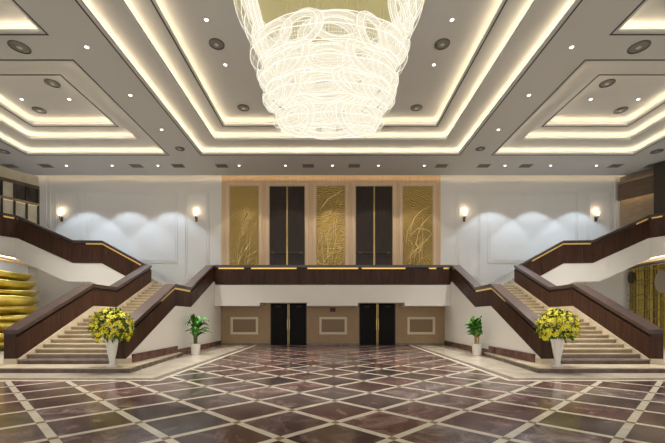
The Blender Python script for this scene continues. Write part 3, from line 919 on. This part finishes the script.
# loop mesh: an oval hoop spun from fine glass strands, axis +Z, outer half size 1
def loop_mesh():
    mb = MB()
    K, S, T = 12, 34, 3
    mi = 0.19
    for q in range(K):
        b = 2 * math.pi * q / K
        rad = 1 - mi + mi * math.cos(b); dz = mi * math.sin(b)
        sr = 0.010 if q % 3 else 0.015
        mb.cur = 0 if q % 3 == 0 else 1
        vs_ = []; fs = []
        for i in range(S):
            a = 2 * math.pi * i / S
            wob = 0.014 * math.sin(5 * a + q)
            for j in range(T):
                t = 2 * math.pi * j / T
                rr_ = rad + wob + sr * math.cos(t)
                vs_.append((rr_ * math.cos(a), rr_ * math.sin(a), dz + sr * math.sin(t)))
        for i in range(S):
            for j in range(T):
                fs.append((i * T + j, ((i + 1) % S) * T + j, ((i + 1) % S) * T + (j + 1) % T, i * T + (j + 1) % T))
        mb.add(vs_, fs)
    # the thin frosted glass tube that holds the strands
    mb.cur = 2
    vs_ = []; fs = []
    S, T = 30, 8
    for i in range(S):
        a = 2 * math.pi * i / S
        for j in range(T):
            t = 2 * math.pi * j / T
            rr_ = 1 - mi + mi * 0.97 * math.cos(t)
            vs_.append((rr_ * math.cos(a), rr_ * math.sin(a), mi * 0.97 * math.sin(t)))
    for i in range(S):
        for j in range(T):
            fs.append((i * T + j, ((i + 1) % S) * T + j, ((i + 1) % S) * T + (j + 1) % T, i * T + (j + 1) % T))
    mb.add(vs_, fs)
    # short strands hanging across the hoop like a curtain
    for q in range(11):
        x = -0.6 + 0.12 * q
        h = math.sqrt(max(0.0, 0.66 ** 2 - x * x))
        mb.cur = 1
        mb.tube([(x, -h, -0.05), (x * 0.96, 0, 0.06), (x, h, -0.05)], 0.010, 3)
    o = mb.build('glass_loop', ['strand_hi', 'strand_lo', 'strand_veil'], ch, smooth=True, origin=(0, 0, 0))
    return o
lp0 = loop_mesh()
first = [True]
def put_loop(x, y, z, axis, hw, hh):
    o = lp0 if first[0] else lp0.copy()
    if not first[0]: C.objects.link(o)
    first[0] = False
    ax = Vector(axis).normalized()
    side = Vector((0, 0, 1)).cross(ax)
    side = side.normalized() if side.length > 1e-4 else Vector((1, 0, 0))
    up = ax.cross(side)
    m = Matrix((side, up, ax)).transposed().to_4x4()
    o.rotation_euler = m.to_euler()
    o.scale = (hw, hh, (hw + hh) / 2)
    o.location = Vector((x, y, z)) - ch.location
rnd = random.Random(21)
# (z of loop centres, outer half width, half depth, count, loop half width, loop half height, open front)
tiers = [(10.62, 2.70, 2.5, 12, 0.80, 0.52, -0.35), (9.98, 2.42, 1.9, 12, 0.74, 0.42, -0.30), (9.18, 2.28, 1.35, 12, 0.78, 0.42, -2),
         (8.48, 2.02, 1.2, 10, 0.78, 0.36, -2), (7.94, 1.92, 0.95, 10, 0.78, 0.34, -2), (7.30, 1.60, 0.62, 8, 0.74, 0.33, -2)]
def hoop(z, rx, ry, hx, hz, a0, a1):
    """oval glass hoop lying flat around one tier: frosted tube with strands running along it"""
    mb = MB()
    S = max(12, int(60 * (a1 - a0) / 6.283))
    full = a1 - a0 > 6.28
    def run(fn, T, cur):
        vs_ = []; fs = []
        n_ = S if full else S + 1
        for i in range(n_):
            a = a0 + (a1 - a0) * i / S
            for j in range(T):
                dr, dz = fn(j, a)
                vs_.append((CHX + (rx + dr) * math.cos(a), CHY + (ry + dr) * math.sin(a), z + dz))
        for i in range(S):
            k_ = (i + 1) % n_
            for j in range(T):
                fs.append((i * T + j, k_ * T + j, k_ * T + (j + 1) % T, i * T + (j + 1) % T))
        mb.cur = cur
        mb.add(vs_, fs)
    run(lambda j, a: (hx * math.cos(2 * math.pi * j / 10), hz * math.sin(2 * math.pi * j / 10)), 10, 2)
    for q in range(10):
        t = 2 * math.pi * (q + .5) / 10
        sr = 0.011 if q % 2 else 0.007
        run(lambda j, a: (hx * math.cos(t) + sr * math.cos(2.094 * j), hz * math.sin(t) + 0.02 * math.sin(9 * a + q) + sr * math.sin(2.094 * j)), 3, 0 if q % 2 else 1)
    mb.build('glass_hoop', ['strand_hi', 'strand_lo', 'strand_shell'], ch, smooth=True)
for k, (z, rx, ry, n_, hw, hh, fr) in enumerate(tiers):
    if fr > -1:
        hoop(z, rx - .22, ry - .2, 0.22, hh * 0.84, -0.35, math.pi + 0.35)
    else:
        hoop(z, rx - .22, ry - .2, 0.22, hh * 0.84, 0, 2 * math.pi)
    for i in range(n_):
        a = 2 * math.pi * (i + (0.5 if k % 2 else 0.25)) / n_
        nx, ny = math.cos(a), math.sin(a)
        if ny < fr or k == 5: continue
        tw = a + 0.3 * nx * (-1 if i % 2 else 1)
        put_loop(CHX + nx * (rx - 0.36), CHY + ny * (ry - .2), z + (rnd.uniform(-.06, .06) if k < 5 else 0), (math.cos(tw), math.sin(tw), -0.18), hw * rnd.uniform(0.85, 1.0), hh * rnd.uniform(0.8, 1.0))
    if k > 0:
        m_ = 3
        for i in range(m_):
            a = 2 * math.pi * (i + 0.3) / m_ + k
            nx, ny = math.cos(a), math.sin(a)
            if ny < fr: continue
            put_loop(CHX + nx * rx * .5, CHY + ny * ry * .5, z - .05 + rnd.uniform(-.1, .1), (nx, ny, rnd.uniform(-0.8, -0.2)), hw * rnd.uniform(0.95, 1.2), hh * rnd.uniform(1.0, 1.3))
for (yy_, sh) in ((0.42, 0.0), (-0.42, 0.3)):
    for dx in (-1.0, -0.34, 0.34, 1.0):
        put_loop(CHX + dx * (1 - .2 * sh) , CHY + yy_ - 0.15 * abs(dx) * (1 if yy_ > 0 else -1), 7.29, (dx * .25, yy_, -0.12), 0.56, 0.33)
for sx in (-1, 1):
    put_loop(CHX + sx * 1.28, CHY, 7.29, (sx, 0.7, -0.1), 0.36, 0.32)
wires = MB()
for i in range(46):
    a = rnd.uniform(0, 6.283); q = math.sqrt(rnd.random()) * 1.9
    x, y = CHX + q * math.cos(a), CHY + q * math.sin(a) * .8
    wires.tube([(x, y, 7.6 + q * .6), (x, y, ZD - .16)], 0.003, 4)
wo = wires.build('hanging_wires', 'glow_gilt', ch); wo['kind'] = 'stuff'

# ------------------------------------------------------------------ vases with yellow bouquets
def leaf_quad(mb, p, d, ln, wd, droop=0.2):
    d = Vector(d).normalized()
    up = Vector((0, 0, 1))
    sd = d.cross(up)
    sd = sd.normalized() if sd.length > 1e-3 else Vector((1, 0, 0))
    p = Vector(p)
    m = p + d * ln * 0.5; e = p + d * ln - up * ln * droop
    mb.add([p, m + sd * wd / 2 + up * .01, e, m - sd * wd / 2 + up * .01, m - up * .01], [(0, 1, 4), (1, 2, 4), (2, 3, 4), (3, 0, 4)])
def blossom(mb, p, d, r):
    d = Vector(d).normalized()
    a = d.cross(Vector((0.3, 0.2, 1))).normalized(); b = d.cross(a)
    p = Vector(p)
    for q in range(6):
        t0 = 2 * math.pi * q / 6; t1 = t0 + 0.42; t2 = t0 - 0.42
        tip = p + (a * math.cos(t0) + b * math.sin(t0)) * r + d * r * 0.25
        l = p + (a * math.cos(t1) + b * math.sin(t1)) * r * .6 + d * r * .22
        rr_ = p + (a * math.cos(t2) + b * math.sin(t2)) * r * .6 + d * r * .22
        mb.cur = 0; mb.add([p, rr_, tip, l], [(0, 1, 2, 3)])
    mb.cur = 1
    c = [p + (a * math.cos(2 * math.pi * q / 5) + b * math.sin(2 * math.pi * q / 5)) * r * .22 + d * r * .15 for q in range(5)]
    mb.add(c + [p + d * r * .35], [(i, (i + 1) % 5, 5) for i in range(5)])
    mb.cur = 0
for s, x, y, rx, rz in ((-1, px_x(112, 10.8), 10.8, 0.61, 0.55), (1, px_x(557.5, 10.8), 10.8, 0.58, 0.53)):
    sd = SIDE[s]
    z0 = 0.145
    v = thing('vase', (x, y, z0), 'tall white fluted vase at the foot of the %s staircase' % sd, 'vase', 'white flower vases')
    mb = MB()
    prof = [(0.13, 0.0), (0.14, 0.03), (0.10, 0.06), (0.072, 0.12), (0.085, 0.24), (0.12, 0.42), (0.15, 0.60), (0.165, 0.72), (0.205, 0.81), (0.21, 0.83), (0.195, 0.83), (0.14, 0.66), (0.09, 0.4)]
    # fluted: radius modulated around the axis
    seg = 32; vs_ = []; fs = []
    for r, zz_ in prof:
        for j in range(seg):
            a = 2 * math.pi * j / seg
            f = 1 + (0.035 * math.cos(8 * a) if zz_ > .1 else 0)
            vs_.append((x + r * f * math.cos(a), y + r * f * math.sin(a), z0 + zz_))
    for i in range(len(prof) - 1):
        for j in range(seg):
            q = (j + 1) % seg
            fs.append((i * seg + j, i * seg + q, (i + 1) * seg + q, (i + 1) * seg + j))
    fs.append(tuple(range(seg))); fs.append(tuple(range((len(prof) - 1) * seg, len(prof) * seg)))
    mb.add(vs_, fs); mb.build('body', 'ceramic', v, smooth=True)
    mb = MB(); mb.lathe([(0.16, 0.0), (0.16, 0.025), (0.13, 0.035)], (x, y, z0 + .001), 20); mb.build('foot', 'ceramic', v)
    bq = thing('bouquet', (x, y, z0 + 0.8), 'round bouquet of yellow flowers in the %s white vase' % sd, 'bouquet', 'yellow bouquets')
    rnd = random.Random(30 + s)
    cz = z0 + 1.18
    mb = MB()
    for i in range(620):
        th = rnd.uniform(0, 6.283); cp = rnd.uniform(-0.75, 1); sp = math.sqrt(1 - cp * cp)
        dv = Vector((sp * math.cos(th), sp * math.sin(th), cp)); f = rnd.uniform(0.45, 0.93)
        leaf_quad(mb, (x + dv.x * rx * f, y + dv.y * .52 * f, cz + dv.z * rz * f), dv + Vector((rnd.uniform(-.6, .6), rnd.uniform(-.6, .6), rnd.uniform(-.4, .5))), rnd.uniform(.1, .19), .06)
    lo = mb.build('foliage', 'leaf_dark', bq, recalc=False); lo['kind'] = 'stuff'
    mb = MB()
    for i in range(295):
        th = rnd.uniform(0, 6.283); cp = rnd.uniform(-0.72, 1); sp = math.sqrt(1 - cp * cp)
        dv = Vector((sp * math.cos(th), sp * math.sin(th), cp)); f = rnd.uniform(0.80, 1.03)
        blossom(mb, (x + dv.x * rx * f, y + dv.y * .52 * f, cz + dv.z * rz * f), dv + Vector((rnd.uniform(-.4, .4), rnd.uniform(-.4, .4), .25)), rnd.uniform(.055, .085))
    fo = mb.build('blossoms', ['petal', 'petal_core'], bq, recalc=False); fo['kind'] = 'stuff'
    mb = MB()
    for i in range(16):
        a = 2 * math.pi * i / 16
        mb.tube([(x + .05 * math.cos(a), y + .05 * math.sin(a), z0 + .45), (x + .14 * math.cos(a), y + .14 * math.sin(a), z0 + .8), (x + .4 * math.cos(a), y + .4 * math.sin(a), cz)], 0.01, 5)
    so = mb.build('stems', 'stem', bq); so['kind'] = 'stuff'

# ------------------------------------------------------------------ potted plants by the stair walls
def pot(t, x, y, r, h):
    mb = MB(); mb.lathe([(r * .78, 0.0), (r * .82, .02), (r, h - .03), (r * 1.03, h - .02), (r * 1.03, h), (r * .92, h), (r * .9, h - .05)], (x, y, 0.001), 24)
    mb.build('pot', 'ceramic', t, smooth=False)
    mb = MB(); mb.lathe([(r * .88, h - .06), (r * .5, h - .045), (0.01, h - .04)], (x, y, 0.002), 16); mb.build('soil', 'soil', t)
def frond(t, p, az, ln, rise, wd, material='leaf', roll=0.0):
    """arching strap leaf with a folded midrib"""
    if p[0] * math.cos(az) > 0: ln *= 0.62
    p = Vector(p); d = Vector((math.cos(az), math.sin(az), 0)); sd = Vector((-d.y * math.cos(roll), d.x * math.cos(roll), math.sin(roll)))
    vs_ = []; fs = []
    n_ = 7
    for i in range(n_):
        q = i / (n_ - 1)
        c = p + d * ln * q + Vector((0, 0, rise * (1.9 * q - 1.5 * q * q)))
        wv = wd * math.sin(math.pi * min(1, 0.12 + q * 0.88)) ** 0.8
        vs_ += [c + sd * wv / 2 + Vector((0, 0, .02)), c, c - sd * wv / 2 + Vector((0, 0, .02))]
    for i in range(n_ - 1):
        fs += [(3 * i, 3 * i + 1, 3 * i + 4, 3 * i + 3), (3 * i + 1, 3 * i + 2, 3 * i + 5, 3 * i + 4)]
    mb = MB(); mb.add(vs_, fs)
    return mb.build('leaf', material, t, smooth=True, recalc=False)
rnd = random.Random(5)
x, y = px_x(195.5, 15.75), 15.75
t = thing('potted_palm', (x, y, 0), 'arching green palm in a white pot beside the left stair wall', 'plant')
pot(t, x, y, 0.21, 0.48)
mb = MB()
for i in range(5):
    a = i * 1.26
    mb.tube([(x + .05 * math.cos(a), y + .05 * math.sin(a), .42), (x + .08 * math.cos(a), y + .08 * math.sin(a), .95)], 0.025, 6, .018)
mb.build('stem', 'stem', t)
for i in range(38):
    a = i * 2.4 + rnd.uniform(-.3, .3); q = i / 37
    frond(t, (x + .06 * math.cos(a), y + .06 * math.sin(a), 0.72 + 0.5 * q), a, rnd.uniform(.42, .72) * (1 - .25 * q), rnd.uniform(.15, .55) + .35 * q, rnd.uniform(.14, .20), 'leaf' if i % 3 else 'leaf_dark', rnd.uniform(-.6, .6))
x, y = px_x(477.0, 15.35), 15.35
t = thing('potted_shrub', (x, y, 0), 'upright leafy shrub on tan canes in a white pot beside the right stair wall', 'plant')
pot(t, x, y, 0.21, 0.5)
for i in range(5):
    a = i * 1.26 + .3
    mb = MB(); mb.tube([(x + .07 * math.cos(a), y + .07 * math.sin(a), .43), (x + .09 * math.cos(a), y + .09 * math.sin(a), 1.0 + .07 * i)], 0.032, 7, .026)
    mb.build('cane', 'cane', t)
for i in range(60):
    a = i * 2.4 + rnd.uniform(-.3, .3); q = i / 59
    ro = rnd.uniform(0, .24) * (0.4 if math.cos(a) > 0.2 else 1.0)
    frond(t, (x + ro * math.cos(a), y + ro * math.sin(a), 0.78 + 0.62 * q + rnd.uniform(-.05, .05)), a, rnd.uniform(.22, .36), rnd.uniform(.1, .5), rnd.uniform(.17, .24), 'leaf' if i % 2 else 'leaf_dark', rnd.uniform(-.9, .9))
